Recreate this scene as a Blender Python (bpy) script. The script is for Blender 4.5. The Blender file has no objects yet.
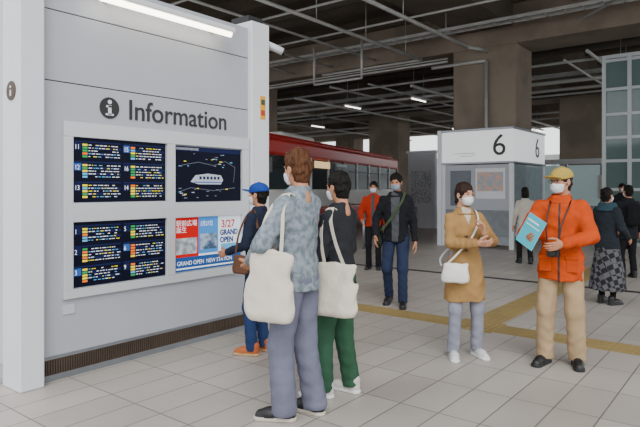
import bpy, math, random, time
import numpy as np
from mathutils import Vector, Matrix
T0=time.time()
SC=bpy.context.scene
COL=SC.collection
rad=math.radians
# ------------------------------------------------------------------ materials
def lin(h):
    h=h.lstrip('#'); o=[]
    for i in (0,2,4):
        c=int(h[i:i+2],16)/255
        o.append(c/12.92 if c<=.04045 else ((c+.055)/1.055)**2.4)
    return o+[1.0]
MATS={}
def mat(name,hexc,rough=.6,metal=0,var=.12,scale=6,bump=0,bscale=30,emit=0,hex2=None,spec=.5,stretch=None,trans=0):
    if name in MATS: return MATS[name]
    m=bpy.data.materials.new(name); m.use_nodes=True
    nt=m.node_tree; b=nt.nodes['Principled BSDF']
    b.inputs['Roughness'].default_value=rough; b.inputs['Metallic'].default_value=metal
    b.inputs['Specular IOR Level'].default_value=spec
    if trans: b.inputs['Transmission Weight'].default_value=trans
    tc=nt.nodes.new('ShaderNodeTexCoord')
    src=tc.outputs['Object']
    if stretch:
        mp=nt.nodes.new('ShaderNodeMapping'); mp.inputs['Scale'].default_value=stretch
        nt.links.new(src,mp.inputs['Vector']); src=mp.outputs['Vector']
    c=lin(hexc); c2=lin(hex2) if hex2 else [x*(1-var) for x in c[:3]]+[1]
    n=nt.nodes.new('ShaderNodeTexNoise'); n.inputs['Scale'].default_value=scale; n.inputs['Detail'].default_value=4
    nt.links.new(src,n.inputs['Vector'])
    r=nt.nodes.new('ShaderNodeValToRGB'); r.color_ramp.elements[0].position=.4; r.color_ramp.elements[1].position=.6
    r.color_ramp.elements[0].color=c2; r.color_ramp.elements[1].color=c
    nt.links.new(n.outputs['Fac'],r.inputs['Fac']); nt.links.new(r.outputs['Color'],b.inputs['Base Color'])
    if bump:
        n2=nt.nodes.new('ShaderNodeTexNoise'); n2.inputs['Scale'].default_value=bscale; n2.inputs['Detail'].default_value=3
        nt.links.new(src,n2.inputs['Vector'])
        bp=nt.nodes.new('ShaderNodeBump'); bp.inputs['Strength'].default_value=bump; bp.inputs['Distance'].default_value=.02
        nt.links.new(n2.outputs['Fac'],bp.inputs['Height']); nt.links.new(bp.outputs['Normal'],b.inputs['Normal'])
    if emit:
        b.inputs['Emission Color'].default_value=c; b.inputs['Emission Strength'].default_value=emit
    MATS[name]=m; return m
def cloth(name,h,h2=None,scale=5,var=.15,rough=.9,bump=.45):
    return mat('cloth_'+name,h,rough,0,var,scale,bump,14,hex2=h2,spec=.2)

def floor_mat():
    m=bpy.data.materials.new('floor_paving'); m.use_nodes=True; nt=m.node_tree; b=nt.nodes['Principled BSDF']
    tc=nt.nodes.new('ShaderNodeTexCoord')
    br=nt.nodes.new('ShaderNodeTexBrick'); br.offset=.0; br.squash=1
    br.inputs['Scale'].default_value=1; br.inputs['Brick Width'].default_value=.6; br.inputs['Row Height'].default_value=.3
    br.inputs['Mortar Size'].default_value=.0055; br.inputs['Mortar Smooth'].default_value=.3
    br.inputs['Color1'].default_value=lin('b0a9a2'); br.inputs['Color2'].default_value=lin('a49d96'); br.inputs['Mortar'].default_value=lin('6c6660')
    nt.links.new(tc.outputs['Object'],br.inputs['Vector'])
    n=nt.nodes.new('ShaderNodeTexNoise'); n.inputs['Scale'].default_value=1.1; n.inputs['Detail'].default_value=6
    nt.links.new(tc.outputs['Object'],n.inputs['Vector'])
    mr=nt.nodes.new('ShaderNodeMapRange'); mr.inputs[1].default_value=.3; mr.inputs[2].default_value=.7; mr.inputs[3].default_value=.86; mr.inputs[4].default_value=1.06
    nt.links.new(n.outputs['Fac'],mr.inputs[0])
    mx=nt.nodes.new('ShaderNodeMix'); mx.data_type='RGBA'; mx.blend_type='MULTIPLY'; mx.inputs[0].default_value=1
    nt.links.new(br.outputs['Color'],mx.inputs[6]); nt.links.new(mr.outputs[0],mx.inputs[7])
    nt.links.new(mx.outputs[2],b.inputs['Base Color']); b.inputs['Roughness'].default_value=.42
    bp=nt.nodes.new('ShaderNodeBump'); bp.inputs['Strength'].default_value=.3; bp.inputs['Distance'].default_value=.004; bp.invert=True
    nt.links.new(br.outputs['Fac'],bp.inputs['Height']); nt.links.new(bp.outputs['Normal'],b.inputs['Normal'])
    return m
def plaid_mat():
    m=bpy.data.materials.new('cloth_plaid'); m.use_nodes=True; nt=m.node_tree; b=nt.nodes['Principled BSDF']
    tc=nt.nodes.new('ShaderNodeTexCoord'); mp=nt.nodes.new('ShaderNodeMapping'); mp.inputs['Rotation'].default_value=(0,.6,.4)
    ck=nt.nodes.new('ShaderNodeTexChecker'); ck.inputs['Scale'].default_value=14
    ck.inputs['Color1'].default_value=lin('16161a'); ck.inputs['Color2'].default_value=lin('55555a')
    nt.links.new(tc.outputs['Object'],mp.inputs[0]); nt.links.new(mp.outputs[0],ck.inputs[0]); nt.links.new(ck.outputs[0],b.inputs['Base Color'])
    b.inputs['Roughness'].default_value=.9; return m

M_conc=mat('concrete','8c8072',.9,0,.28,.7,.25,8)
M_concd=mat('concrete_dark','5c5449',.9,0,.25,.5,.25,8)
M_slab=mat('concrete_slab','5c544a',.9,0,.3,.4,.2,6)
M_panel=mat('panel_grey','a6aab2',.45,0,.03,2)
M_panel2=mat('panel_light','b9bdc3',.4,0,.03,2)
M_white=mat('white_paint','d3d6da',.4,0,.03,2)
M_steel=mat('steel','8d9298',.35,.7,.1,4)
M_dark=mat('dark_metal','2b2b2d',.5,.3,.1,4)
M_black=mat('black_plastic','0c0c0e',.35,0,.1,4)
M_grille=mat('vent_grille_bronze','5c4f44',.5,.5,.2,4)
M_lamp=mat('lamp_tube','fff3dc',.5,emit=9,var=0)
M_lampf=mat('ceiling_fill_lamp','fff6e6',.5,emit=6,var=0)
M_screen=mat('screen_navy','0a0d1e',.5,emit=.35,var=.1,spec=.1)
def em(n,h,e=1.0): return mat('lit_'+n,h,.5,emit=e,var=0,spec=.1)

# ------------------------------------------------------------------ mesh helpers
def empty(name,loc=(0,0,0),rotz=0,scale=1):
    o=bpy.data.objects.new(name,None); o.location=loc; o.rotation_euler=(0,0,rotz); o.scale=(scale,)*3
    o.empty_display_size=.2; COL.objects.link(o); return o
class MB:
    def __init__(s): s.v=[];s.f=[];s.m=[];s.mats=[];s.sm=[]
    def mi(s,m):
        if m not in s.mats: s.mats.append(m)
        return s.mats.index(m)
    def box(s,x0,x1,y0,y1,z0,z1,m):
        b=len(s.v); s.v+=[(x0,y0,z0),(x1,y0,z0),(x1,y1,z0),(x0,y1,z0),(x0,y0,z1),(x1,y0,z1),(x1,y1,z1),(x0,y1,z1)]
        for q in ((3,2,1,0),(4,5,6,7),(0,1,5,4),(1,2,6,5),(2,3,7,6),(3,0,4,7)):
            s.f.append([b+i for i in q]); s.m.append(s.mi(m)); s.sm.append(False)
        return s
    def poly(s,pts,m):
        b=len(s.v); s.v+=list(pts); s.f.append(list(range(b,b+len(pts)))); s.m.append(s.mi(m)); s.sm.append(False); return s
    def cyl(s,p0,p1,r,m,n=14,r2=None):
        p0=Vector(p0);p1=Vector(p1);d=(p1-p0).normalized(); a=d.orthogonal().normalized(); c=d.cross(a)
        if r2 is None: r2=r
        b=len(s.v)
        for p,rr in ((p0,r),(p1,r2)):
            for i in range(n):
                t=2*math.pi*i/n; s.v.append(tuple(p+a*math.cos(t)*rr+c*math.sin(t)*rr))
        k=s.mi(m)
        for i in range(n):
            j=(i+1)%n; s.f.append([b+i,b+j,b+n+j,b+n+i]); s.m.append(k); s.sm.append(True)
        s.f.append([b+n-1-i for i in range(n)]); s.m.append(k); s.sm.append(False)
        s.f.append([b+n+i for i in range(n)]); s.m.append(k); s.sm.append(False)
        return s
    def make(s,name,parent=None,bevel=0,loc=(0,0,0),rotz=0):
        me=bpy.data.meshes.new(name); me.from_pydata(s.v,[],s.f)
        for m in s.mats: me.materials.append(m)
        me.polygons.foreach_set('material_index',s.m); me.polygons.foreach_set('use_smooth',s.sm); me.update()
        o=bpy.data.objects.new(name,me); COL.objects.link(o); o.location=loc; o.rotation_euler=(0,0,rotz)
        if parent: o.parent=parent
        if bevel:
            bm=o.modifiers.new('bevel','BEVEL'); bm.width=bevel; bm.segments=3; bm.limit_method='ANGLE'
        return o
def text(body,size,loc,rot,m,parent,name='lettering',align='LEFT',ext=.002,sx=1,off=0):
    c=bpy.data.curves.new(name,'FONT'); c.body=body; c.size=size; c.extrude=ext; c.align_x=align; c.offset=off
    c.materials.append(m); o=bpy.data.objects.new(name,c); o.location=loc; o.rotation_euler=rot; o.scale=(sx,1,1)
    COL.objects.link(o); o.parent=parent; return o

# ------------------------------------------------------------------ SDF tools
A=lambda *v: np.array(v,dtype=np.float32)
def rc(P,a,b,ra,rb,fold=0,ff=30):
    a=np.asarray(a,np.float32); b=np.asarray(b,np.float32); ba=b-a
    h=np.clip(((P-a)@ba)/float(ba@ba),0,1)
    d=np.linalg.norm(P-a-h[:,None]*ba,axis=1)
    r=ra+(rb-ra)*h
    if fold: r=r+fold*np.sin(h*ff+2.2*np.sin(P[:,0]*31+P[:,1]*23))*h*(1.2-h)*2
    return d-r
def ell(P,c,r,R=None):
    q=P-A(*c)
    if R is not None: q=q@R
    r=A(*r); k0=np.linalg.norm(q/r,axis=1); k1=np.linalg.norm(q/(r*r),axis=1)+1e-6
    return k0*(k0-1)/k1
def smin(a,b,k):
    h=np.clip(.5+.5*(b-a)/k,0,1); return b*(1-h)+a*h-k*h*(1-h)
def smax(a,b,k): return -smin(-a,-b,k)
def loft(P,tab,p=2.3,o=(0,0,0),R=None,e=.012):
    q=P-A(*o)
    if R is not None: q=q@R
    t=np.array(tab,dtype=np.float32); z=q[:,2]
    zz=np.linspace(t[0,0],t[-1,0],60)
    def sm(c):
        y=np.interp(zz,t[:,0],t[:,c]); yp=np.pad(y,3,mode='edge'); y=np.convolve(yp,np.ones(7)/7,'valid'); return np.interp(z,zz,y)
    a=sm(1);b=sm(2);cy=sm(3) if t.shape[1]>3 else 0
    d=(((np.abs(q[:,0])/a)**p+(np.abs(q[:,1]-cy)/b)**p)**(1/p)-1)*np.minimum(a,b)
    return smax(d,np.maximum(t[0,0]-z,z-t[-1,0]),e)
def nz(P,f,seed=0):
    q=P*f+seed*3.7; x,y,z=q[:,0],q[:,1],q[:,2]
    return (np.sin(x+1.7*np.sin(y*.8+z*.3))*np.cos(y*.9+1.3*np.sin(z*.7+x*.2))+np.sin(z*1.1+1.5*np.sin(x*.6+y*.5)))*.5
def ridge(P,f,seed=0): return np.abs(nz(P,f,seed))-.35
def snets(F,lo,h):
    s=F<0; c=np.zeros(tuple(n-1 for n in F.shape),np.int8)
    for i in (0,1):
        for j in (0,1):
            for k in (0,1): c+=s[i:F.shape[0]-1+i,j:F.shape[1]-1+j,k:F.shape[2]-1+k]
    mixed=(c>0)&(c<8); idx=-np.ones(c.shape,np.int64); n=int(mixed.sum()); idx[mixed]=np.arange(n)
    ci=np.argwhere(mixed); acc=np.zeros((n,3)); cnt=np.zeros(n)
    cor=[(i,j,k) for i in (0,1) for j in (0,1) for k in (0,1)]
    for a in cor:
        for ax in range(3):
            if a[ax]: continue
            b=list(a); b[ax]=1
            fa=F[ci[:,0]+a[0],ci[:,1]+a[1],ci[:,2]+a[2]]; fb=F[ci[:,0]+b[0],ci[:,1]+b[1],ci[:,2]+b[2]]
            m=(fa<0)!=(fb<0); t=np.zeros(n); t[m]=fa[m]/(fa[m]-fb[m])
            pos=np.tile(np.array(a,float),(n,1)); pos[:,ax]+=t
            acc[m]+=pos[m]; cnt[m]+=1
    V=np.array(lo)+h*(ci+acc/cnt[:,None]); Q=[]
    S=s
    e=S[:-1,1:-1,1:-1]; g=S[1:,1:-1,1:-1]; w=np.argwhere(e!=g); inn=e[w[:,0],w[:,1],w[:,2]]
    i,j,k=w[:,0],w[:,1]+1,w[:,2]+1
    q=np.stack([idx[i,j-1,k-1],idx[i,j,k-1],idx[i,j,k],idx[i,j-1,k]],1); q[~inn]=q[~inn][:,::-1]; Q.append(q)
    e=S[1:-1,:-1,1:-1]; g=S[1:-1,1:,1:-1]; w=np.argwhere(e!=g); inn=e[w[:,0],w[:,1],w[:,2]]
    i,j,k=w[:,0]+1,w[:,1],w[:,2]+1
    q=np.stack([idx[i-1,j,k-1],idx[i-1,j,k],idx[i,j,k],idx[i,j,k-1]],1); q[~inn]=q[~inn][:,::-1]; Q.append(q)
    e=S[1:-1,1:-1,:-1]; g=S[1:-1,1:-1,1:]; w=np.argwhere(e!=g); inn=e[w[:,0],w[:,1],w[:,2]]
    i,j,k=w[:,0]+1,w[:,1]+1,w[:,2]
    q=np.stack([idx[i-1,j-1,k],idx[i,j-1,k],idx[i,j,k],idx[i-1,j,k]],1); q[~inn]=q[~inn][:,::-1]; Q.append(q)
    return V,np.concatenate(Q)
def part(name,fn,lo,hi,h,mats,parent,matfn=None,loc=None,rot=None):
    lo=np.array(lo,float);hi=np.array(hi,float); n=np.ceil((hi-lo)/h).astype(int)+1
    g=np.meshgrid(*[lo[i]+h*np.arange(n[i]) for i in range(3)],indexing='ij')
    P=np.stack([x.ravel() for x in g],1).astype(np.float32)
    F=fn(P).reshape(n).astype(np.float64)
    F[0]=F[-1]=1; F[:,0]=F[:,-1]=1; F[:,:,0]=F[:,:,-1]=1
    V,Q=snets(F,lo,h)
    me=bpy.data.meshes.new(name); me.vertices.add(len(V)); me.vertices.foreach_set('co',V.ravel())
    me.loops.add(len(Q)*4); me.loops.foreach_set('vertex_index',Q.ravel())
    me.polygons.add(len(Q)); me.polygons.foreach_set('loop_start',np.arange(len(Q))*4)
    if not isinstance(mats,(list,tuple)): mats=[mats]
    for m in mats: me.materials.append(m)
    me.update(calc_edges=True)
    me.polygons.foreach_set('use_smooth',np.ones(len(Q),bool))
    if matfn is not None: me.polygons.foreach_set('material_index',matfn(V[Q].mean(1)).astype(np.int32))
    me.update(); me.validate()
    o=bpy.data.objects.new(name,me); COL.objects.link(o); o.parent=parent
    if loc is not None: o.location=loc
    if rot is not None: o.rotation_euler=rot
    return o
def ribbon(name,pts,w,th,side,m,parent,sub=8):
    pts=[Vector(p) for p in pts]; out=[]
    for i in range(len(pts)-1):
        p0=pts[max(i-1,0)];p1=pts[i];p2=pts[i+1];p3=pts[min(i+2,len(pts)-1)]
        for k in range(sub):
            t=k/sub; out.append(.5*((2*p1)+(p2-p0)*t+(2*p0-5*p1+4*p2-p3)*t*t+(3*p1-p0-3*p2+p3)*t**3))
    out.append(pts[-1]); sd=Vector(side); b=MB(); k=b.mi(m)
    for i,p in enumerate(out):
        tg=(out[min(i+1,len(out)-1)]-out[max(i-1,0)]).normalized(); s=(sd-tg*sd.dot(tg)).normalized(); n=tg.cross(s)
        for a,c in ((-1,-1),(1,-1),(1,1),(-1,1)): b.v.append(tuple(p+s*a*w/2+n*c*th/2))
    for i in range(len(out)-1):
        for j in range(4):
            b.f.append([i*4+j,i*4+(j+1)%4,i*4+4+(j+1)%4,i*4+4+j]); b.m.append(k); b.sm.append(False)
    b.f.append([3,2,1,0]); b.m.append(k); b.sm.append(False)
    e=len(out)*4-4; b.f.append([e,e+1,e+2,e+3]); b.m.append(k); b.sm.append(False)
    return b.make(name,parent)

# ------------------------------------------------------------------ people
SKIN=mat('skin','b07a5c',.55,0,.08,12,.05,60)
SKINF=mat('skin_fair','c08d72',.55,0,.08,12,.05,60)
M_mask=mat('mask_white','d5dae0',.8,0,.04,8,.2,20)
M_eye=mat('eye_white','e8e4df',.3,var=0); M_iris=mat('iris_brown','1c100a',.2,var=0)
def head_sdf(P):
    ax=P.copy(); ax[:,0]=np.abs(ax[:,0])
    d=ell(P,(0,-.012,.03),(.074,.094,.09))
    d=smin(d,ell(P,(0,.018,-.035),(.06,.07,.082)),.03)
    d=smin(d,ell(P,(0,.05,-.09),(.028,.026,.022)),.03)
    d=smin(d,ell(ax,(.038,.055,-.03),(.024,.024,.024)),.02)
    d=smin(d,ell(ax,(.03,.078,.02),(.024,.012,.008)),.014)
    d=smax(d,-ell(ax,(.031,.096,.004),(.017,.017,.011)),.01)
    d=smin(d,rc(P,(0,.082,.004),(0,.104,-.028),.006,.011),.012)
    d=smin(d,ell(ax,(.011,.094,-.031),(.009,.009,.007)),.006)
    d=smin(d,ell(P,(0,.083,-.055),(.024,.011,.006)),.006)
    d=smin(d,ell(P,(0,.081,-.066),(.02,.011,.007)),.006)
    er=ell(ax,(.078,-.01,-.012),(.011,.021,.031))
    er=smax(er,-ell(ax,(.089,-.006,-.01),(.008,.013,.02)),.006)
    d=smin(d,er,.008)
    d=smin(d,rc(P,(0,-.022,-.05),(0,-.045,-.22),.05,.056),.025)
    return d
def hair_fn(style):
    def f(P):
        ax=P.copy(); ax[:,0]=np.abs(ax[:,0])
        d=ell(P,(0,-.018,.036),(.085,.104,.098))
        d=smin(d,ell(P,(0,-.05,-.035),(.068,.056,.08)),.03)
        if style=='bob': d=smin(d,ell(P,(0,-.035,-.06),(.088,.083,.12)),.03)
        if style=='tied':
            d=smin(d,rc(P,(0,-.1,-.01),(.0,-.12,-.13),.036,.02),.02)
            d=smin(d,rc(ax,(.072,.03,.04),(.078,.02,-.06),.017,.009),.02)
        if style=='bun': d=smin(d,ell(P,(0,-.11,.07),(.045,.04,.045)),.012)
        if style=='tall': d=smin(d,ell(P,(0,-.01,.085),(.074,.088,.056)),.03)
        w=.083 if style!='bob' else .07
        d=smax(d,-ell(P,(0,.125,-.055),(w,.1,.115)),.012)
        if style!='bob':
            d=smax(d,-ell(ax,(.1,.012,-.055),(.034,.046,.06)),.01)
            d=smax(d,-.118-P[:,2]-.3*(P[:,1]+.1),.012)
        Q=P*A(1,1,.4)
        t=1.4 if style in('tall','short') else 1
        d=d+.0045*t*nz(Q,110,1)+.003*t*nz(Q,230,2)+.004*t*nz(P,60,3)
        return d
    return f
def hand(name,w,f,n,right,curl,parent,skin,h=.004):
    w=np.array(w,float);f=np.array(f,float);f/=np.linalg.norm(f);n=np.array(n,float);n-=f*(n@f);n/=np.linalg.norm(n)
    t=np.cross(f,n)*(1 if right else -1)
    pr=[]
    offs=[.03,.01,-.01,-.028]; Ls=[.072,.08,.075,.058]
    for o,L in zip(offs,Ls):
        kn=w+f*(.088-abs(o-.008)*.2)+t*o
        pr.append((w+t*o*.55,kn,.015,.0115,.014))
        p=kn;a=curl*.6
        for sf,rr in ((.45,.0085),(.31,.0078),(.24,.0068)):
            d=f*math.cos(a)+n*math.sin(a)+t*o*.8; d/=np.linalg.norm(d); q=p+d*L*sf; pr.append((p,q,rr+.0006,rr,.003)); p=q; a+=curl
    p=w+f*.015+t*.02
    for d,L,r in ((f*.65+t*.7+n*.35,.045,.0125),(f*.85+t*.3+n*.45,.034,.0098),(f*.95+n*.4,.026,.0085)):
        d=d/np.linalg.norm(d); q=p+d*L; pr.append((p,q,r+.001,r,.005)); p=q
    pr.append((w-f*.06,w+f*.01,.024,.022,.015))
    def fn(P):
        d=None
        for a,b,ra,rb,k in pr:
            e=rc(P,a,b,ra,rb); d=e if d is None else smin(d,e,k)
        return d
    pts=np.array([x[0] for x in pr]+[x[1] for x in pr])
    part(name,fn,pts.min(0)-.03,pts.max(0)+.03,h,skin,parent)
def ik(a,c,l1,l2,hint):
    a=np.array(a,float);c=np.array(c,float);d=c-a;L=np.linalg.norm(d);u=d/L;L=min(L,l1+l2-.003);c=a+u*L
    x=(l1*l1-l2*l2+L*L)/(2*L);hh=math.sqrt(max(l1*l1-x*x,1e-8));h=np.array(hint,float);h-=u*(h@u);h/=np.linalg.norm(h)
    return a+u*x+h*hh,c
TORSO_M=[(1.05,.15,.105,0),(1.2,.165,.115,0),(1.32,.182,.115,-.005),(1.39,.175,.1,-.01),(1.43,.14,.088,-.015),(1.465,.095,.078,-.02),(1.5,.068,.066,-.02)]
TORSO_F=[(1.08,.138,.1,0),(1.2,.148,.12,.005),(1.3,.158,.12,0),(1.38,.152,.096,-.01),(1.43,.118,.08,-.015),(1.465,.08,.07,-.02),(1.5,.062,.06,-.02)]
def person(name,loc,face,H,top,bottom,shoe,hair,skin=SKIN,female=False,hands=None,feet=None,head=(0,0),mask=True,cap=None,lod=1.0,toptab=None,arm=(.06,.05,.045,.038),leg=(.088,.066,.06,.06),skirt=None,topmatfn=None,curl=.35,hemz=.05,wr=.005,collar=None,glasses=False):
    s=H/1.75
    R=empty(name,(loc[0],loc[1],0),rad(face-90),s)
    feet=feet or dict(L=(-.1,.02,8,0),R=(.1,-.02,-8,0))
    hands=hands or {}
    hx=.085; hz=.91; J={}
    for k,sg in (('L',-1),('R',1)):
        x,y,yaw,lift=feet[k]; az=.075+.15*math.sin(rad(lift)); J[k+'a']=np.array((x,y,az))
        hz=min(hz,az+math.sqrt(.838**2-(x-sg*hx)**2-y*y))
    for k,sg in (('L',-1),('R',1)):
        yaw=feet[k][2]; J[k+'h']=np.array((sg*hx,0,hz))
        J[k+'k'],_=ik(J[k+'h'],J[k+'a'],.425,.415,(-math.sin(rad(yaw)),math.cos(rad(yaw)),0))
    def shoe_fn(P):
        d=rc(P,(0,-.04,.05),(0,.1,.042),.042,.04); d=smin(d,rc(P,(0,.09,.037),(.004,.15,.03),.042,.036),.02)
        d=smin(d,rc(P,(0,-.03,.06),(0,-.038,.1),.042,.046),.02)
        c2=P.copy(); c2[:,2]=0; sd=rc(c2,(0,-.043,0),(.003,.153,0),.044,.047)
        sd=smax(sd,np.abs(P[:,2]-.014)-.014,.005); d=smin(d,sd,.003)
        lace=np.abs(np.sin(P[:,1]*170))*.003*((P[:,1]>.02)&(P[:,1]<.1)&(np.abs(P[:,0])<.022)&(P[:,2]>.06))
        return smax(d-lace,-P[:,2],.003)
    for k in 'LR':
        x,y,yaw,lift=feet[k]
        o=part('shoe_'+k,shoe_fn,(-.07,-.11,-.02),(.07,.22,.16),.006*lod,list(shoe),R,lambda c:(c[:,2]<.028).astype(int),
             (x,y,.15*math.sin(rad(lift))),(-rad(lift),0,rad(yaw)))
    pts=np.array([J[k] for k in ('Lh','Rh','Lk','Rk','La','Ra')])
    def bf(P):
        d=loft(P,[(hz-.08,.125,.1,-.01),(hz,.16,.115,-.012),(hz+.06,.158,.11,-.005),(hz+.16,.145,.1,0)],o=(0,0,0))
        for k in 'LR':
            e=rc(P,J[k+'h']+A(0,-.008,.0),J[k+'k'],leg[0],leg[1],.002,14)
            an=J[k+'a'].copy(); kk=J[k+'k']; e=smin(e,rc(P,kk,an+A(0,-.008,.0),leg[2],leg[3],.003,26),.03)
            d=smin(d,e,.012)
        lowz=np.clip((.3-P[:,2])*3,0,1)
        d=d+.007*ridge(P*A(1.3,1.3,.3),26,4)+.0015*nz(P,55,5)+.006*lowz*ridge(P*A(.5,.5,1.6),38,6)
        return smax(d,hemz-P[:,2],.006)
    part('trousers',bf,(pts[:,0].min()-.16,pts[:,1].min()-.17,-.01),(pts[:,0].max()+.16,pts[:,1].max()+.17,hz+.2),.009*lod,bottom,R)
    if skirt:
        sm,tab=skirt
        part('skirt',lambda P:loft(P,tab,2.1)+.008*np.sin(np.arctan2(P[:,1],P[:,0])*11)*np.clip((1-P[:,2])*1.5,0,1),
             (-.34,-.34,tab[0][0]-.04),(.34,.34,tab[-1][0]+.04),.012*lod,sm,R)
    dz=hz-.90; W={}
    sxw=.162 if not female else .143
    for k,sg in (('L',-1),('R',1)):
        S=np.array((sg*sxw,-.012,1.385+dz)); hd=hands.get(k,{})
        w=hd.get('w',(sg*.24,.04,.87+dz)); hint=hd.get('e',(sg*.5,-1,-.2))
        E,w=ik(S,w,.28 if not female else .27,.25 if not female else .24,hint); W[k]=(S,E,w)
    base=TORSO_F if female else TORSO_M
    tab=sorted([(z+dz,)+tuple(r) for z,*r in ((toptab or [(.84,.168,.12,0),(.95,.162,.115,0)])+base)])
    pts=np.array([p for k in W for p in W[k]])
    lo=np.minimum(pts.min(0)-.09,(-.29,-.24,tab[0][0]-.03)); hi=np.maximum(pts.max(0)+.09,(.29,.24,1.53+dz))
    def tf(P):
        d=loft(P,tab)
        d=d+wr*1.6*ridge(P*A(1,1,.6),17,7)
        for k in W:
            S,E,w=W[k]
            d=smin(d,rc(P,S,E,arm[0],arm[1],.003,16),.035)
            d=smin(d,rc(P,E,w,arm[2]+.002,arm[3],.005,24),.014)
        return d+wr*1.3*ridge(P*A(1,1,.75),27,8)+wr*.4*nz(P,60,9)
    part('top_garment',tf,lo,hi,.009*lod,top,R,topmatfn)
    for k,sg in (('L',-1),('R',1)):
        S,E,w=W[k]; hd=hands.get(k,{}); f=hd.get('f',tuple(w-E)); n=hd.get('n',(-sg,.1,0))
        fd=(w-E)/np.linalg.norm(w-E)
        hand('hand_'+k,w+fd*.03,f,n,k=='R',hd.get('curl',curl),R,skin,.004*min(lod,1.3))
    if collar:
        cm=collar[0]; ch=collar[1]
        part('collar',lambda P:smax(np.abs(loft(P-A(0,0,dz),[(1.41,.1,.09,-.012),(1.46,.08,.078,-.014),(1.46+ch,.074,.074,-.012),(1.6,.074,.074,-.012)],e=.001))-.0075,np.maximum(1.42+dz-P[:,2],P[:,2]-1.46-ch-dz+.5*np.clip(P[:,1],0,.1)),.004),
            (-.13,-.14,1.39+dz),(.13,.13,1.6+dz),.006,cm,R)
    hc=Vector((0,.0,1.622+dz)); yaw,pit=head
    hr=empty('head',hc,0,.95); hr.parent=R; hr.rotation_euler=(rad(-pit),0,rad(yaw))
    hv=.0045*lod
    part('head_skin',head_sdf,(-.11,-.14,-.25),(.11,.14,.14),hv,skin,hr)
    if hair:
        st,hm=hair
        hf=hair_fn(st)
        f2=hf if not cap else (lambda P:smax(hf(P),P[:,2]-.05,.01))
        part('hair',f2,(-.12,-.19,-.2),(.12,.13,.18),hv*.85,hm,hr)
        b=MB()
        for sg in (-1,1):
            b.cyl((sg*.016,.0865,.026),(sg*.032,.087,.032),.0028,hm,8); b.cyl((sg*.032,.087,.032),(sg*.05,.073,.026),.0028,hm,8,.0015)
        b.make('eyebrows',hr)
    b=MB()
    for sg in (-1,1):
        n=12; c0=len(b.v); k=b.mi(M_eye); ki=b.mi(M_iris); cx,cy,cz=sg*.031,.0735,.004; r=.0125
        for i in range(n+1):
            th=math.pi*i/n
            for j in range(n):
                ph=2*math.pi*j/n; b.v.append((cx+r*math.sin(th)*math.cos(ph),cy+r*math.cos(th),cz+r*math.sin(th)*math.sin(ph)*.6))
        for i in range(n):
            for j in range(n):
                b.f.append([c0+i*n+j,c0+i*n+(j+1)%n,c0+(i+1)*n+(j+1)%n,c0+(i+1)*n+j]); b.m.append(ki if i<3 else k); b.sm.append(True)
        b.cyl((sg*.019,.083,.009),(sg*.031,.087,.0125),.0022,M_iris,6); b.cyl((sg*.031,.087,.0125),(sg*.044,.08,.008),.0022,M_iris,6)
    b.make('eyes',hr)
    if glasses:
        b=MB()
        for sg in (-1,1):
            pp=[(sg*(.033+.022*math.cos(t)),.1,.002+.016*math.sin(t)) for t in [i*math.pi/6 for i in range(13)]]
            for p,q in zip(pp[:-1],pp[1:]): b.cyl(p,q,.0016,M_black,6)
            b.cyl((sg*.055,.1,.006),(sg*.08,.0,.006),.0015,M_black,6)
        b.cyl((-.011,.101,.004),(.011,.101,.004),.0016,M_black,6); b.make('glasses',hr)
    mk=M_mask if mask is True else mask
    if mk:
        def mf(P):
            d=smin(head_sdf(P)-.004,ell(P,(0,.062,-.055),(.056,.048,.05)),.02)
            ax=np.abs(P[:,0])
            d=smax(d,.034-P[:,1],.004)
            d=smax(d,P[:,2]+.012+.25*ax,.004); d=smax(d,-.115-P[:,2]+.35*ax,.004)
            return d+.0012*np.sin(P[:,2]*330)
        part('face_mask',mf,(-.09,0,-.14),(.09,.14,.02),hv*.9,mk,hr)
        b=MB()
        for sg in (-1,1):
            b.cyl((sg*.062,.038,-.03),(sg*.086,-.012,.012),.0013,mk,6); b.cyl((sg*.055,.038,-.085),(sg*.084,-.014,-.035),.0013,mk,6)
        b.make('mask_loops',hr)
    else:
        part('lips',lambda P:np.minimum(ell(P,(0,.0895,-.055),(.022,.007,.0045)),ell(P,(0,.0885,-.0655),(.018,.007,.0055))),(-.03,.07,-.085),(.03,.11,-.04),.003,mat('lips','9a5348',.5),hr)
    if cap:
        cm,kind=cap
        def cf(P):
            d=ell(P,(0,-.016,.045),(.094,.113,.086)); d=smax(d,.022-P[:,2]-.1*P[:,1],.006)
            Rr=np.array(Matrix.Rotation(rad(12),3,'X'),dtype=np.float32)
            br=smax(ell(P,(0,.105,.038),(.078,.085,.009),Rr),.03-P[:,1],.01)
            d=smin(d,br,.006); d=smin(d,ell(P,(0,-.016,.131),(.01,.01,.006)),.003)
            return d
        part('cap',cf,(-.14,-.17,-.02),(.14,.21,.165),hv,cm,hr)
    return R,J,W,dz

def tote(parent,c,rz,wid,hgt,m,name='tote_bag',th=.05,tilt=0):
    Rm=Matrix.Rotation(rz,4,'Z')@Matrix.Rotation(tilt,4,'Y')
    def f(P):
        tab=[(-hgt/2,wid*.42,th*.6,0),(-hgt*.42,wid*.5,th,0),(-hgt*.15,wid*.51,th*.95,0),(hgt*.2,wid*.46,th*.6,0),(hgt*.42,wid*.42,th*.3,0),(hgt/2,wid*.41,th*.2,0)]
        d=loft(P,tab,2.8,e=.02)
        return d+.009*ridge(P*A(1.2,.5,.35),19,11)+.003*nz(P*A(1,1,.7),47,12)
    o=part(name,f,(-wid*.62,-th*1.6,-hgt*.56),(wid*.62,th*1.6,hgt*.56),.008,m,parent)
    o.location=c; o.rotation_euler=Rm.to_euler(); return o

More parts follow.
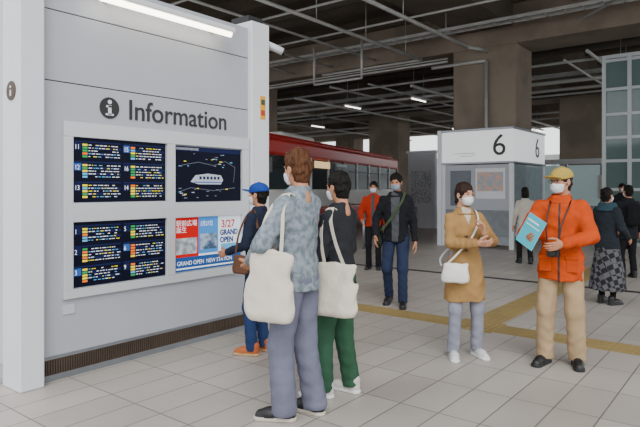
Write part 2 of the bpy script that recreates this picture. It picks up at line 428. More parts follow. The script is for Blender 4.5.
# ================================================================== PLACE
fl=MB().box(-14,75,-30,70,-.2,0,floor_mat()).make('floor')
M_tac=mat('tactile_ochre','968252',.7,0,.12,3)
def tact(name,x0,x1,y0,y1,along,dots=False):
    b=MB(); b.box(x0,x1,y0,y1,.0,.004,M_tac)
    if along=='y':
        n=int((y1-y0)/.3)
        for i in range(n):
            for j in range(4):
                xx=x0+(x1-x0)*(j+.5)/4
                b.box(xx-.012,xx+.012,y0+i*.3+.015,y0+i*.3+.285,.004,.008,M_tac)
    elif along=='x':
        n=int((x1-x0)/.3)
        for i in range(n):
            for j in range(4):
                yy=y0+(y1-y0)*(j+.5)/4
                b.box(x0+i*.3+.015,x0+i*.3+.285,yy-.012,yy+.012,.004,.008,M_tac)
    else:
        for i in range(8):
            for j in range(8):
                xx=x0+(x1-x0)*(i+.5)/8; yy=y0+(y1-y0)*(j+.5)/8; b.cyl((xx,yy,.004),(xx,yy,.009),.02,M_tac,8,.014)
    return b.make(name)
tact('tactile_paving',6.0,6.36,-12,2.35,'y'); tact('tactile_paving',6.0,6.36,2.85,20,'y')
tact('tactile_paving',5.93,6.43,2.35,2.85,'d'); tact('tactile_paving',6.43,14,2.42,2.78,'x')
MB().box(9.6,9.72,3.0,30,.0,.005,M_dark).make('drain_channel')
MB().box(9.6,9.72,-12,2.3,.0,.005,M_dark).make('drain_channel')

CX,CY=50,46
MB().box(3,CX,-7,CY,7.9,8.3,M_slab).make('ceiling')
b=MB()
for X in (5.2,18,30.5,43): b.box(X,X+1.6,-7,CY,6.2,7.9,M_conc)
b.make('ceiling_beams')
b=MB()
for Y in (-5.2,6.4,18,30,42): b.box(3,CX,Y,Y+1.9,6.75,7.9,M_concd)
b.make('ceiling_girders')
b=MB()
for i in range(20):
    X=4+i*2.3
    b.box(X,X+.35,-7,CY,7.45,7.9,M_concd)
b.make('ceiling_joists')
for X in (18,30.5,43):
    for Y in (6.32,18,30,42):
        MB().box(X+.05,X+1.6,Y,Y+2.15,0,6.25,M_conc).make('concrete_pillar',bevel=.04)
mw=mat('far_wall_panel','9a9c9b',.6,0,.1,.6); mg=mat('far_window_glow','b4c2c6',.15,0,.2,.5,emit=.2)  # window panes emit faintly, daylight put into the material to brighten the background
b=MB(); b.box(62,62.3,-5,70,0,5.2,mw)
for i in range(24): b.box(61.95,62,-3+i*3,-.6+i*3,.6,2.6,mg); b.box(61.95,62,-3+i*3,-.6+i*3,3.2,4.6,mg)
b.make('wall_back')
b=MB(); b.box(-2,62,66,66.3,0,5.2,mw)
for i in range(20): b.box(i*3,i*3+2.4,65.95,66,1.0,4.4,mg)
b.make('wall_left')
b=MB(); gw=mat('partition_glass_glow','a3b8ba',.1,0,.1,.8,emit=.3)  # panes carry a faint glow of their own, no lamp behind them
for i in range(7):
    y0=1.2+i*1.3
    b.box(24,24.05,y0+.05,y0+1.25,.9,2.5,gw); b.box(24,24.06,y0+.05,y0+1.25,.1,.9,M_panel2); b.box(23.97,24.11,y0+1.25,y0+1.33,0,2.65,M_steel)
b.box(23.96,24.12,1.2,10.4,2.55,2.75,M_white)
b.box(23.92,23.96,4.2,5.2,1.2,2.1,mat('notice_paper','d8d8d0',.6))
b.make('glass_partition')
b=MB(); b.box(20.5,20.7,10.4,11.6,0,3.0,M_panel2); b.box(20.45,20.75,10.35,11.65,3.0,3.1,M_steel); b.box(20.48,20.5,10.55,11.45,1.0,2.3,mat('timetable_print','b8bcc0',.5,hex2='8d9298',scale=14)); b.make('timetable_board')
b=MB()
for x in (12.2,13.6,15.0): b.cyl((x,8.2,0),(x,8.2,1.0),.03,M_steel,10)
b.cyl((12.2,8.2,1.0),(15.0,8.2,1.0),.025,M_steel,10); b.cyl((12.2,8.2,.55),(15.0,8.2,.55),.02,M_steel,10); b.make('queue_barrier')

b=MB(); mp=mat('conduit_galv','b8bab8',.45,.2,.1,3)
def pipe(b,pts,r,m=None):
    for p,q in zip(pts[:-1],pts[1:]): b.cyl(p,q,r,m or mp,10)
pipe(b,[(9,9.6,6.1),(17.9,9.6,6.1),(17.9,14,6.1)],.05)
for x in (9.6,12,14.4,16.8): b.cyl((x,9.6,6.1),(x,9.6,7.45),.012,mp,6)
pipe(b,[(9,7.5,6.05),(17.0,7.5,6.05),(17.9,7.2,6.05)],.055)
for x in (10.5,13,15.5): b.cyl((x,7.5,6.05),(x,7.5,6.75),.012,mp,6)
pipe(b,[(17.93,9.2,5.75),(17.93,7.25,5.75),(17.93,7.25,0.0)],.055)
pipe(b,[(17.9,20,5.9),(17.9,8.6,5.9)],.04); pipe(b,[(17.9,20,6.0),(17.9,8.6,6.0)],.025)
for y,z,r in ((11,5.6,.06),(13,5.9,.04),(15,6.0,.05),(4.6,6.0,.06),(5.3,5.8,.04),(17,5.7,.06),(21,5.9,.05),(24,5.7,.05),(3.6,5.6,.05)): pipe(b,[(19.7,y,z),(43,y,z)],r)
for x,z,r in ((21,6.0,.05),(23.5,5.8,.07),(23.8,5.8,.04),(26,5.9,.06),(28,6.0,.05),(33.5,5.9,.07),(37,6,.07)): pipe(b,[(x,-4,z),(x,34,z)],r)
for x in (6.8,9.5,12,14.5): pipe(b,[(x,-4,6.5),(x,30,6.5)],.035)
for y in (11.5,13.5,15.5): pipe(b,[(9,y,6.35),(17.9,y,6.35)],.04)
dk=mat('duct_dark','45403a',.7,.2,.1,3)
pipe(b,[(13.2,-4,6.9),(13.2,30,6.9)],.12,dk); pipe(b,[(22.2,-4,6.7),(22.2,34,6.7)],.16,dk); pipe(b,[(29.3,-4,6.2),(29.3,34,6.2)],.14,dk)
pipe(b,[(11,-2,6.3),(17.0,4.2,6.3)],.04) ; pipe(b,[(15.5,10.5,6.5),(15.5,10.5,5.2),(15.5,12.5,5.2),(15.5,12.5,6.5)],.04)
b.make('ceiling_conduit')
b=MB()
for x,y0,y1,z in ((16.6,-2,26,6.55),(24.8,-2,30,6.3)):
    b.box(x,x+.03,y0,y1,z,z+.1,mp); b.box(x+.4,x+.43,y0,y1,z,z+.1,mp)
    for i in range(int((y1-y0)/.5)): b.box(x,x+.43,y0+i*.5,y0+i*.5+.05,z,z+.02,mp)
b.make('ceiling_cable_tray')
b=MB()
def lum(x,y,z,L=1.3):
    b.box(x,x+L,y-.07,y+.07,z,z+.07,M_white); b.cyl((x+.03,y,z-.02),(x+L-.03,y,z-.02),.02,M_lampf,10)
    b.cyl((x+.2,y,z),(x+.2,y,6.7),.01,mp,6); b.cyl((x+L-.2,y,z),(x+L-.2,y,6.7),.01,mp,6)
for x,y in ((21.5,12),(27,12),(34,12),(38,12),(21.5,4),(27,4),(34,5),(39,4),(21.5,15.5),(27,22),(34,16),(38,24)): lum(x,y,5.45)  # tubes added under the rear ceiling to lift its darkness
b.make('ceiling_fluorescent_fill')

# ------------------------------------------------------------------ information board
B=empty('information_board',(0,0,0))
XL,XR,YF=2.21,4.47,4.55
b=MB()
b.box(XL-.05,XR,YF,YF+.35,.2,2.425,M_panel); b.box(XL-.05,XR,YF,YF+.35,2.435,3.0,M_panel); b.box(XL-.05,XR,YF,YF+.35,3.01,3.34,M_panel)
b.box(XL-.05,XR,YF+.01,YF+.34,.0,3.3,M_dark)
b.make('cabinet',B)
b=MB(); b.box(XL-.05,XR,YF-.01,YF+.02,.0,.05,M_steel); b.box(XL-.05,XR,YF-.01,YF+.02,.175,.2,M_steel); b.box(XL-.05,XR,YF+.0,YF+.02,.05,.175,M_black)
n=110
for i in range(n):
    x=XL-.04+(XR-XL+.04)*i/n; b.box(x,x+.012,YF-.008,YF+.01,.05,.175,M_grille)
b.make('vent_grille',B)
b=MB(); b.box(1.97,2.16,YF-.1,YF+.2,0,3.9,M_white); b.box(4.47,4.75,YF-.06,YF+.4,0,3.42,M_white)
b.make('posts',B,bevel=.012)
b=MB(); b.box(2.0,2.03,YF+.2,YF+3.2,.15,3.9,M_panel2); b.box(2.04,4.6,YF+.35,YF+3.2,.0,3.2,M_panel); b.make('side_panels',B)
fx0,fx1,fz0,fz1=XL+.14,XL+2.245,.645,2.11
mf=mat('screen_frame','c2c5ca',.35,.1,.02,3)
b=MB()
b.box(fx0,fx1,YF-.035,YF,fz0,fz0+.075,mf); b.box(fx0,fx1,YF-.035,YF,fz1-.125,fz1,mf)
b.box(fx0,fx0+.08,YF-.035,YF,fz0+.075,fz1-.125,mf); b.box(fx1-.10,fx1,YF-.035,YF,fz0+.075,fz1-.125,mf)
b.box(XL+1.155,XL+1.25,YF-.035,YF,fz0+.075,fz1-.125,mf)
b.box(fx0+.08,XL+1.155,YF-.034,YF,1.275,1.435,mf); b.box(XL+1.25,fx1-.10,YF-.034,YF,1.27,1.42,mf)
b.make('screen_frame',B,bevel=.004)
cW=em('white','d8dce2',.6); cY=em('yellow','e0cc28',.6); cG=em('green','2f9048',.5); cO=em('orange','e0701c',.6); cR=em('red','b81212',.4); cB=em('blue','2a5498',.4); cC=em('cyan','58a0c8',.5); cD=em('rowdark','141c40',.4); cS=em('sky','3f80c0',.5)
random.seed(4)
YS=YF-.006
def timetable(name,x0,x1,z0,z1,nums):
    b=MB(); b.box(x0,x1,YS,YF,z0,z1,M_screen); y=YS-.001; y2=YS-.002
    def q(xa,xb,za,zb,m,yy=y): b.poly([(xa,yy,za),(xb,yy,za),(xb,yy,zb),(xa,yy,zb)],m)
    W=(x1-x0)/2
    for c in range(2):
        xa=x0+c*W+.012; xb=x0+(c+1)*W-.012
        for g in range(3):
            za=z1-.02-(g+1)*(z1-z0-.03)/3; zb=za+(z1-z0-.03)/3-.006
            q(xa,xb,zb-.014,zb,cD)
            q(xa,xa+.065,zb-.08,zb-.018,cD if random.random()<.6 else cB)
            for r in range(6):
                zz=zb-.024-r*.0245
                if zz-.02<za: break
                if r%2: q(xa+.07,xb,zz-.021,zz+.001,cD,YS-.0006)
                q(xa+.075,xa+.12,zz-.018,zz-.001,random.choice([cY,cG,cO,cY,cG,cC]))
                xx=xa+.13
                while xx<xb-.03:
                    w=random.uniform(.01,.035)
                    if random.random()<.85: q(xx,xx+w,zz-.012,zz-.006,random.choice([cW,cW,cW,cC,cW,cY]),y)
                    xx+=w+random.uniform(.005,.014)
    b.make(name,B)
    k=0
    for c in range(2):
        for g in range(3):
            zb=z1-.02-g*(z1-z0-.03)/3
            text(nums[k],.058,(x0+c*W+.016,YS-.003,zb-.078),(math.pi/2,0,0),cW,B,'platform_number',ext=.0005,sx=.8); k+=1
timetable('departure_screen',XL+.225,XL+1.15,1.44,1.985,['11','12','13','15','16','14'])
timetable('departure_screen',XL+.225,XL+1.15,.727,1.272,['1','2','3','5','6','9'])
b=MB(); x0,x1,z0,z1=XL+1.255,XL+2.14,1.425,1.975
b.box(x0,x1,YS,YF,z0,z1,M_screen); y=YS-.001
def q(xa,xb,za,zb,m,yy=None): 
    yy=yy if yy is not None else YS-.001
    b.poly([(xa,yy,za),(xb,yy,za),(xb,yy,zb),(xa,yy,zb)],m)
q(x0,x1,z1-.045,z1,cD); q(x0+.02,x0+.3,z1-.035,z1-.012,cW)
mgy=em('mapgrey','6f7884',.25); mgw=em('mapwhite','a4acb6',.4)
def line(pts,w,m):
    for (xa,za),(xb,zb) in zip(pts[:-1],pts[1:]):
        dx,dz_=xb-xa,zb-za; l=math.hypot(dx,dz_); nx,nz_=-dz_/l*w/2,dx/l*w/2
        b.poly([(xa-nx,y,za-nz_),(xb-nx,y,zb-nz_),(xb+nx,y,zb+nz_),(xa+nx,y,za+nz_)],m)
b.poly([(x0+.2,y,z0+.2),(x0+.3,y,z0+.175),(x0+.6,y,z0+.175),(x0+.63,y,z0+.22),(x0+.6,y,z0+.27),(x0+.42,y,z0+.285),(x0+.26,y,z0+.265)],mgw)
for i in range(6): q(x0+.31+i*.048,x0+.34+i*.048,z0+.225,z0+.255,cD,YS-.002)
q(x0+.24,x0+.61,z0+.19,z0+.2,cB,YS-.002)
line([(x0+.06,z0+.1),(x0+.2,z0+.14),(x0+.5,z0+.11),(x0+.8,z0+.14)],.004,mgy); line([(x0+.08,z0+.36),(x0+.3,z0+.4),(x0+.5,z0+.37),(x0+.66,z0+.42),(x0+.8,z0+.36),(x0+.78,z0+.2)],.004,mgy)
for i in range(34):
    xx=random.uniform(x0+.05,x1-.1); zz=random.choice([random.uniform(z0+.03,z0+.13),random.uniform(z0+.34,z0+.48)]); q(xx,xx+random.uniform(.015,.04),zz,zz+.008,random.choice([mgy,mgy,cC,cY,mgw]),YS-.002)
b.make('map_screen',B)
b=MB(); x0,x1,z0,z1=XL+1.255,XL+2.14,.735,1.268
b.box(x0,x1,YS,YF,z0,z1,cW)
q(x0,x0+.30,z0+.02,z1,cR); q(x0+.30,x0+.56,z0+.16,z1,cS); q(x0+.56,x1,z0+.16,z1,em('posterwhite','cfdde8',.5)); 
q(x0+.02,x0+.28,z0+.17,z0+.33,mat('photo_town','7d8a94',.5,hex2='c8ccd0',scale=18,emit=.2),YS-.002)
q(x0+.32,x0+.54,z0+.2,z0+.36,mat('photo_bridge','35506e',.5,hex2='a9c0d6',scale=14,emit=.2),YS-.002)
q(x0,x1,z0,z0+.14,em('posterblue','244f8c',.3),YS-.0015); q(x0+.02,x1-.02,z0+.02,z0+.035,cW,YS-.002); q(x0+.6,x1-.03,z0+.17,z0+.24,cC,YS-.002)
b.make('poster_screen',B)
rf=(math.pi/2,0,0)
text('駅前広場\n誕生',.065,(x0+.02,YS-.003,z1-.08),rf,cW,B,'poster_text',ext=.0004)
text('3/27',.11,(x0+.6,YS-.003,z1-.12),rf,cR,B,'poster_text',ext=.0004,off=.002)
text('GRAND\nOPEN',.078,(x0+.585,YS-.003,z1-.2),rf,em('deepblue','0c2c78',.1),B,'poster_text',ext=.0004,sx=.92,off=.003)
text('3月27日',.06,(x0+.32,YS-.003,z1-.09),rf,cW,B,'poster_text',ext=.0004,sx=.8)
text('GRAND OPEN  NEW STATION',.06,(x0+.03,YS-.003,z0+.06),rf,cW,B,'poster_text',ext=.0004,sx=.88)
M_ink=mat('sign_ink','101012',.4,var=0)
text('Information',.258,(XL+.745,YF-.004,2.182),rf,M_ink,B,'title_lettering',ext=.003,sx=.98,off=.002)
b=MB(); b.cyl((XL+.565,YF-.006,2.262),(XL+.565,YF,2.262),.094,M_ink,40); b.make('info_disc',B)
b=MB(); cx=XL+.565; zc=.007; b.box(cx-.016,cx+.016,YF-.009,YF-.006,2.195+zc,2.275+zc,M_white); b.box(cx-.034,cx+.016,YF-.009,YF-.006,2.26+zc,2.278+zc,M_white); b.box(cx-.038,cx+.038,YF-.009,YF-.006,2.19+zc,2.206+zc,M_white); b.cyl((cx,YF-.009,2.308+zc),(cx,YF-.006,2.308+zc),.019,M_white,20); b.make('info_glyph',B)
b=MB(); mbr=mat('bronze_sign','4a3a2e',.6,0)
b.cyl((1.963,YF+.04,2.31),(1.97,YF+.04,2.31),.075,mbr,32); b.box(1.96,1.963,YF+.03,YF+.05,2.27,2.315,M_white); b.cyl((1.96,YF+.04,2.34),(1.963,YF+.04,2.34),.011,M_white,12); b.make('side_sign',B)
b=MB(); b.box(4.60,4.68,YF-.066,YF-.06,2.34,2.6,mat('sticker_yellow','e0a010',.5)); b.box(4.61,4.67,YF-.068,YF-.066,2.5,2.56,mat('sticker_dark','2c5030',.5)); b.box(4.61,4.67,YF-.068,YF-.066,2.38,2.44,mat('sticker_red','b03020',.5)); b.make('stickers',B)
b=MB(); b.box(XL+.14,XL+.24,YF-.012,YF,.52,.6,M_panel2); b.make('keyhole_plate',B)
b=MB(); b.box(XL+.37,XL+1.87,YF-.22,YF-.1,3.17,3.22,M_white); b.box(XL+.5,XL+.54,YF-.12,YF,3.17,3.2,M_steel); b.box(XL+1.7,XL+1.74,YF-.12,YF,3.17,3.2,M_steel); b.make('light_bar_housing',B,bevel=.01)
b=MB(); b.cyl((XL+.39,YF-.16,3.155),(XL+1.85,YF-.16,3.155),.028,M_lamp,16); b.make('light_bar_tube',B)
b=MB(); b.cyl((4.75,YF+.1,3.25),(4.87,YF+.1,3.22),.02,M_white,10); b.cyl((4.85,YF+.1,3.26),(5.02,YF-.02,3.18),.045,M_white,14); b.cyl((5.02,YF-.02,3.18),(5.04,YF-.035,3.17),.038,M_black,14); b.make('cctv_camera',B)
b=MB(); b.box(4.5,4.72,YF+.02,YF+.3,3.42,3.5,M_dark); b.make('post_cap',B)

# ------------------------------------------------------------------ bus stop booth 6
K=empty('bus_stop_booth')
bx0,bx1,by0,by1=14.43,17.06,5.13,7.1
M_sign=mat('sign_face_white','e6e8ea',.4,emit=.55,var=0)
b=MB(); b.box(bx0,bx1,by0,by1,2.27,3.1,M_sign); b.box(bx0-.03,bx1,by0-.03,by1,3.1,3.16,M_steel); b.box(bx0-.03,bx1,by0-.03,by1,2.22,2.27,M_steel); b.make('sign_box',K,bevel=.01)
b=MB()
for x in (bx0,bx1-.1):
    for y in (by0,by1-.1): b.box(x,x+.1,y,y+.1,0,2.25,M_white)
b.box(bx0-.04,bx0+.06,by1,by1+.12,0,3.16,M_white); b.make('posts',K)
b=MB(); b.box(bx0+.03,bx0+.08,by0+.1,by1-.1,.3,2.2,M_panel); b.box(bx0+.1,bx1-.1,by0+.03,by0+.08,.3,2.2,mat('booth_glass','7b878d',.1,.1))
b.box(bx0+.02,bx0+.03,by0+.1,by1-.1,.3,1.0,mat('booth_lower','7a8086',.5)); b.box(bx0,bx0+.1,by0+.1,by1-.1,.1,.3,M_steel); b.make('panels',K)
b=MB(); b.box(bx0,bx0+.03,by0+.2,by0+1.0,1.3,2.1,M_white); b.box(bx0-.004,bx0,by0+.25,by0+.95,1.5,2.0,mat('route_map','8aa0b0',.4,hex2='c9a08a',scale=9)); b.box(bx0,bx0+.03,by0+1.15,by1-.25,1.1,2.05,mat('notice_dark','5a626c',.4)); b.make('notices',K)
text('6',.78,(bx0-.01,by0+.55,2.44),(math.pi/2,0,-math.pi/2),M_ink,K,'number_six',ext=.004)
text('6',.78,(bx1-.9,by0-.01,2.44),(math.pi/2,0,0),M_ink,K,'number_six',ext=.004)
b=MB()
for i in range(2): b.box(bx0-.006,bx0,by0+1.0,by1-.35-i*.2,2.5-i*.07,2.515-i*.07,mat('grey_print','9a9fa6',.5))
b.make('destination_lines',K)

# ------------------------------------------------------------------ elevator shaft
E=empty('elevator_shaft')
gl=mat('elevator_glass','8fa9a6',.06,.0,.1,1,trans=.6)
msf=mat('shaft_frame','b4babc',.4,.2,.05,3)
ex0,ex1,ey0,ey1=17.5,19.9,.4,3.7
b=MB()
for x in (ex0,ex1-.12):
    for i in range(6):
        y=ey0+(ey1-.1-ey0)*i/5; b.box(x,x+.1,y,y+.1,0,5.2,msf)
for z in (0.0,.75,1.5,2.3,2.95,3.6,4.3,5.1):
    b.box(ex0+.01,ex1-.01,ey0+.01,ey0+.09,z,z+.08,msf); b.box(ex0+.01,ex1-.01,ey1-.09,ey1-.01,z,z+.08,msf); b.box(ex0+.01,ex0+.09,ey0,ey1,z,z+.08,msf)
b.make('frame',E)
b=MB(); b.box(ex0+.05,ex0+.065,ey0+.1,ey1-.1,.1,5.1,gl); b.box(ex0+.1,ex1-.1,ey1-.065,ey1-.05,.1,5.1,gl); b.box(ex1-.07,ex1-.05,ey0+.1,ey1-.1,.1,5.1,mat('shaft_back','7f9592',.4)); b.box(ex0+.5,ex1-.5,ey0+.5,ey1-.5,0,2.4,mat('lift_car','6b7a7c',.4)); b.make('glazing',E)
b=MB(); b.box(ex0,ex1,ey0,ey1,5.2,5.3,msf); b.make('roof_cap',E)

# ------------------------------------------------------------------ bus
U=empty('city_bus',(11.2,10.7,0),rad(15.4))
red=mat('bus_red','b81a12',.3,0,.05,2,emit=0); bw=mat('bus_white','d8d8d4',.35,0,.05,2); bg=mat('bus_glass','1c2326',.12,0,.3,1.2,spec=.3); 
L=13.6
b=MB(); b.box(0,L,0,2.5,.35,.95,red); b.box(0,L,-.0,2.5,.95,1.55,bw); b.make('lower_body',U,bevel=.06)
b=MB(); b.box(.05,L-.05,.04,2.46,1.5,2.58,bg); b.make('window_band',U,bevel=.05)
b=MB(); b.box(0,L,-.01,2.51,2.5,3.0,red); b.box(.15,L-.15,.2,2.3,2.95,3.16,red); b.box(2,4.5,.5,2.0,3.1,3.34,bw); b.make('roof',U,bevel=.1)
b=MB()
for i in range(10): 
    x=.0+i*(L-.12)/9; b.box(x,x+.1,.0,2.5,1.5,2.62,red if i in(0,4,9) else bw)
for i in range(9): b.box(.1+i*(L-.12)/9,(i+1)*(L-.12)/9,.02,.03,2.2,2.23,M_dark)
b.make('window_pillars',U)
b=MB()
for x in (2.6,10.3):
    for y0,y1 in ((-.02,.28),(2.22,2.52)): b.cyl((x,y0,.48),(x,y1,.48),.48,M_black,28)
    b.cyl((x,-.04,.48),(x,0,.48),.26,M_steel,20); b.cyl((x,.001,.52),(x,.3,.52),.56,M_dark,28)
b.make('wheels',U)
b=MB(); b.box(5.2,6.3,-.02,.04,.4,2.45,M_steel); b.box(5.28,5.72,-.03,.0,.5,2.35,bg); b.box(5.78,6.22,-.03,.0,.5,2.35,bg); b.box(3.3,4.6,-.015,.01,2.25,2.47,em('destination','ffd9a0',.8)); b.make('door_and_display',U)
b=MB(); b.box(-.03,.0,.2,2.3,1.2,2.55,bg); b.cyl((-.02,.35,.8),(.02,.35,.8),.12,cW,16); b.cyl((-.02,2.15,.8),(.02,2.15,.8),.12,cW,16); b.box(-.1,0,.0,2.5,.3,.55,M_dark)
b.cyl((0,-.1,2.5),(-.25,-.25,2.4),.02,M_black,8); b.box(-.32,-.24,-.35,-.15,2.0,2.4,M_black); b.make('front_end',U)

# ================================================================== PEOPLE BUILD
H_brown=mat('hair_brown','583620',.7,0,.55,60,.3,120,stretch=(1,1,.2),spec=.2); H_black=mat('hair_black','100c0a',.65,0,.4,60,.3,120,stretch=(1,1,.2),spec=.2); H_dk=mat('hair_dark_brown','301e16',.65,0,.4,60,.3,120,stretch=(1,1,.2),spec=.2)
sh_black=(mat('shoe_black','151517',.5,0,.2,10),mat('sole_black','1c1c1e',.7)); sh_white=(mat('shoe_white','c8c8c8',.6),mat('sole_white','d8d8d8',.6))
tote_m=cloth('canvas','d0c8ba',var=.06)
den=cloth('mottled_denim','66727a','87919a',24)
# 1 front man
R,J,W,dz=person('man_in_denim_shirt',(2.95,2.53),98,1.81,den,cloth('lavender_grey','696b7d'),(mat('shoe_black2','101012',.5),mat('sole_cream','b8b0a4',.7)),('tall',H_brown),
  hands=dict(L=dict(w=(-.15,.26,1.03),e=(-1,-.35,-.5),n=(.6,0,1)),R=dict(w=(.14,.26,1.02),e=(1,-.4,-.6),n=(-.6,0,1))),
  feet=dict(L=(-.10,.04,24,0),R=(.10,-.07,-4,0)),head=(-18,5),toptab=[(.83,.176,.13,0),(.95,.172,.125,0)],arm=(.068,.06,.057,.044),leg=(.096,.082,.08,.082),hemz=.04,wr=.008,collar=(den,.05))
tote(R,(-.275,.03,.90),math.pi/2,.35,.45,tote_m,th=.06)
ribbon('strap_front',[(-.275,.12,1.10),(-.262,.09,1.25),(-.225,.05,1.38),(-.14,-.0,1.468),(-.12,-.06,1.45)],.03,.004,(.3,1,0),tote_m,R)
ribbon('strap_back',[(-.275,-.06,1.10),(-.26,-.06,1.25),(-.225,-.045,1.38),(-.14,-.03,1.472)],.03,.004,(.3,1,0),tote_m,R)
# 2
ch=cloth('charcoal','26282d')
R,J,W,dz=person('man_in_dark_shirt',(3.46,2.56),98,1.68,ch,cloth('green','2f523d'),(mat('shoe_offwhite','c2beb8',.6),mat('sole_white','d8d8d8',.6)),('short',H_black),
  hands=dict(L=dict(w=(-.24,.14,.9),e=(-.6,-1,-.3),n=(1,0,0)),R=dict(w=(.22,.16,.92),e=(.6,-1,-.3),n=(-1,0,0))),
  feet=dict(L=(-.11,.07,16,0),R=(.10,-.06,-4,0)),head=(-16,6),arm=(.066,.056,.052,.042),leg=(.096,.08,.078,.07),wr=.008,toptab=[(.84,.172,.125,0),(.95,.166,.12,0)],collar=(ch,.04))
tote(R,(-.29,-.12,.88),math.pi/2,.37,.40,tote_m,th=.055)
ribbon('strap_front',[(-.28,-.04,1.06),(-.262,-.0,1.22),(-.225,.01,1.38),(-.14,-.0,1.468),(-.12,-.06,1.45)],.03,.004,(.3,1,0),tote_m,R)
ribbon('strap_back',[(-.28,-.2,1.06),(-.26,-.12,1.22),(-.225,-.06,1.38),(-.14,-.03,1.472)],.03,.004,(.3,1,0),tote_m,R)
# 3 blue cap
R,J,W,dz=person('man_in_blue_cap',(3.86,3.80),108,1.61,cloth('navy','1d2436'),cloth('blue_denim','283a62'),(mat('shoe_orange','b05a26',.6),mat('sole_tan','b59870',.6)),('short',H_black),
  hands=dict(L=dict(w=(-.16,.25,1.05),e=(-.6,-1,-.6),n=(1,0,0))),head=(0,0),cap=(cloth('cap_blue','1f4192'),'cap'))
tote(R,(-.25,.06,.94),math.pi/2,.18,.2,cloth('brown_leather','5e4030'),name='shoulder_bag',th=.04)
ribbon('bag_strap',[(-.25,.12,1.04),(-.25,.08,1.25),(-.2,.02,1.42),(-.14,-.03,1.468),(-.2,-.1,1.3)],.025,.004,(.3,1,0),cloth('brown_leather','5e4030'),R)
# 4 middle man
bj=cloth('black_jacket','1a1b20')
R,J,W,dz=person('man_in_black_jacket',(6.62,3.93),205,1.77,[bj,cloth('grey_inner','4a4c50')],cloth('navy_jeans','27314a'),sh_black,('short',H_black),
  hands=dict(R=dict(w=(.25,.15,.93),e=(.6,-1,0)),L=dict(w=(-.25,.02,.87))),feet=dict(L=(-.1,.12,6,0),R=(.1,-.1,-8,14)),head=(-6,12),mask=mat('mask_grey','8f98a8',.8),
  topmatfn=lambda c:((np.abs(c[:,0])<.045+.03*(c[:,2]-1.0))&(c[:,1]>.05)).astype(int),arm=(.064,.055,.05,.042),leg=(.092,.07,.064,.06),collar=(bj,.02),wr=.007)
ribbon('bag_strap',[(-.13,-.09,1.43),(-.12,-.02,1.478),(-.08,.11,1.36),(.05,.15,1.15),(.17,.13,1.0),(.2,.02,.97)],.03,.006,(1,.2,.6),cloth('olive_strap','3e4a34'),R)
tote(R,(.22,-.08,.9),math.pi/2,.26,.24,cloth('olive_bag','2e342a'),name='messenger_bag',th=.05)
# 5 red jacket
person('person_in_red_jacket',(9.3,6.02),205,1.70,[cloth('red_jacket','a82e18'),cloth('grey_inner','4a4c50')],cloth('black_trousers','1a1a1e'),sh_black,('short',H_black),lod=1.4,
  hands=dict(R=dict(w=(.2,.25,1.0),e=(.6,-1,0)),L=dict(w=(-.25,.05,.87))),topmatfn=lambda c:((np.abs(c[:,0])<.03)&(c[:,1]>.05)).astype(int),arm=(.07,.06,.056,.045))
# 6 woman in tan coat
tan=cloth('tan_coat','9c7a4c',bump=.3)
R,J,W,dz=person('woman_in_tan_coat',(4.98,2.22),226,1.61,[tan,cloth('cream_knit','b8b0a0')],cloth('grey_trousers','888a98'),sh_white,('tied',H_dk),skin=SKINF,female=True,
  hands=dict(L=dict(w=(-.11,.23,1.25),e=(-.8,-.2,-1),n=(1,.1,.2),f=(.25,.25,1),curl=.6),R=dict(w=(.0,.25,1.16),e=(.9,-.1,-1),n=(-.6,-.3,.5),curl=.6)),
  feet=dict(L=(-.13,.0,10,0),R=(.13,.03,-14,0)),head=(20,5),toptab=[(.56,.205,.155,0),(.75,.198,.15,0),(.95,.17,.13,0)],arm=(.062,.057,.054,.048),leg=(.085,.066,.064,.06),
  topmatfn=lambda c:((np.abs(c[:,0])<np.clip((c[:,2]-1.34)*.4,0,.05))&(c[:,1]>.03)).astype(int),collar=(tan,.01),wr=.008)
b=MB()
for z in (1.22,1.08,.94,.8): b.cyl((.035,.12,z),(.035,.155,z),.011,mat('button','4a3520',.4),12)
b.make('coat_buttons',R)
wl=mat('white_leather','d6d2ca',.4,0,.04,8)
o=tote(R,(.17,.19,.87),-.35,.27,.2,wl,name='white_crossbody_bag',th=.055)
ribbon('bag_strap',[(.24,.14,.95),(.14,.155,1.05),(0,.16,1.2),(-.09,.12,1.36),(-.105,.02,1.47),(-.1,-.08,1.43),(0,-.13,1.2),(.2,-.12,1.0),(.27,.06,.93)],.018,.005,(1,0,.5),wl,R)
# 7 man in orange jacket
org=cloth('orange_jacket','bb4512',bump=.35)
R,J,W,dz=person('man_in_orange_jacket',(5.28,1.45),188,1.74,[org,mat('zip_dark','3a1c10',.6)],cloth('beige_chinos','a89070'),sh_black,('short',H_dk),
  hands=dict(R=dict(w=(.23,.27,1.10),e=(.8,-.6,-.8),n=(-.8,0,.4),f=(-.15,.8,.35),curl=.5),L=dict(w=(-.07,.26,1.10),e=(-1,-.6,-.2),n=(.2,-.9,.2),curl=.4)),
  feet=dict(L=(-.13,-.02,14,0),R=(.13,.04,-16,0)),head=(-32,4),cap=(cloth('cap_khaki','b39a4c'),'cap'),toptab=[(.75,.185,.142,0),(.95,.19,.142,0),(1.1,.185,.138,0)],arm=(.077,.068,.064,.05),leg=(.096,.08,.077,.076),wr=.01,glasses=True,
  topmatfn=lambda c:((np.abs(c[:,0])<.009)&(c[:,1]>.05)).astype(int),collar=(org,.05))
b=MB(); 
for sg in (-1,1): b.box(sg*.11-.05,sg*.11+.05,.12,.147,.84,.97,org); b.box(sg*.11-.055,sg*.11+.055,.14,.153,.95,.98,org)
b.make('pockets',R,bevel=.006)
Fm=mat('flyer_cyan','38b4c8',.5,0,.05,4); Fw=mat('flyer_white','e2e4e4',.6,0,.02,4)
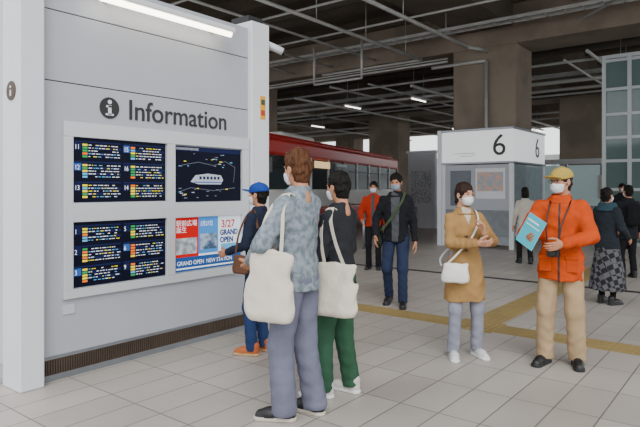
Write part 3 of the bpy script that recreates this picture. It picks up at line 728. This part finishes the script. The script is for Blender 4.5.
F=MB(); F.box(-.105,.105,0,.002,-.135,.135,Fm); F.box(-.105,.105,.002,.004,-.135,.135,Fw); F.box(-.085,.05,-.001,0,.075,.09,Fw); F.box(-.085,.08,-.001,0,.04,.048,Fw)
o=F.make('flyer',R,loc=(.19,.38,1.20)); o.rotation_euler=(rad(-14),rad(24),rad(180-38))
b=MB(); b.box(-.05,.05,.0,.035,-.035,.035,M_black); b.cyl((0,.03,0),(0,.07,0),.028,M_black,20); o=b.make('compact_camera',R,bevel=.006,loc=(.035,.2,1.01))
ribbon('camera_strap',[(.08,.21,1.03),(.1,.15,1.25),(.08,.08,1.42),(.07,-.04,1.50),(-.07,-.04,1.50),(-.08,.08,1.42),(-.03,.165,1.25),(0,.21,1.03)],.012,.003,(1,0,.0),M_black,R)
# 8 skirt woman
R,J,W,dz=person('woman_in_plaid_skirt',(8.45,1.72),-20,1.57,cloth('slate_coat','23292f'),cloth('black_tights','141416'),sh_black,('bun',H_black),female=True,lod=1.2,
  hands=dict(L=dict(w=(-.16,.28,1.08),e=(-.6,-1,-.6)),R=dict(w=(.2,.2,1.0),e=(.6,-1,-.6))),skirt=(plaid_mat(),[(.22,.26,.24),(.5,.23,.2),(.8,.18,.15),(1.0,.145,.11)]),
  toptab=[(.82,.18,.14,0),(.95,.17,.13,0)],leg=(.08,.055,.05,.042),arm=(.07,.062,.06,.048))
part('scarf',lambda P:smax(np.abs(loft(P,[(1.40,.13,.12,0),(1.46,.11,.105,0),(1.54,.095,.09,0)]))-.022,np.maximum(1.4-P[:,2],P[:,2]-1.53),.02)+.004*nz(P,50,3),(-.17,-.17,1.36),(.17,.17,1.57),.009,cloth('scarf_teal','2e4650'),R)
# 9 pale coat
person('woman_in_pale_coat',(11.9,3.98),30,1.60,cloth('pale_coat','b4aea4'),cloth('black_trousers','1a1a1e'),sh_black,('bob',H_black),female=True,lod=1.5,toptab=[(.6,.21,.16,0),(.95,.17,.13,0)],
   feet=dict(L=(-.1,.12,6,0),R=(.1,-.12,-8,10)))
# 10 dark coat
R,J,W,dz=person('person_with_backpack',(11.2,1.95),40,1.62,cloth('dark_coat','1f2126'),cloth('black_trousers','1a1a1e'),sh_black,('short',H_black),lod=1.5,toptab=[(.72,.19,.14,0),(.95,.17,.13,0)])
tote(R,(0,-.2,1.2),0,.3,.42,cloth('backpack_black','16161a'),name='backpack',th=.09)
person('person_in_dark_suit',(16.5,3.0),220,1.7,cloth('suit_black','18191c'),cloth('black_trousers','1a1a1e'),sh_black,('short',H_black),lod=1.6)

# ================================================================== LIGHT + CAMERA
w=bpy.data.worlds.new('overcast_sky'); SC.world=w; w.use_nodes=True
nt=w.node_tree; bgn=nt.nodes['Background']; bgn.inputs['Color'].default_value=(.96,.98,1.0,1); bgn.inputs['Strength'].default_value=2.05
su=bpy.data.lights.new('overcast_sun','SUN'); su.energy=2.1; su.angle=rad(35); su.color=(1,.985,.96)
so=bpy.data.objects.new('overcast_sun',su); COL.objects.link(so); so.rotation_euler=Vector((.6,.6,-.66)).to_track_quat('-Z','Y').to_euler()
cam=bpy.data.cameras.new('camera'); cam.lens=32; cam.sensor_width=36; cam.shift_y=-.038; cam.clip_end=300
co=bpy.data.objects.new('camera',cam); COL.objects.link(co); co.location=(0,0,1.55); co.rotation_euler=(math.pi/2,0,rad(38.3-90))
SC.camera=co
print('build time',time.time()-T0, 'polys',sum(len(m.polygons) for m in bpy.data.meshes))
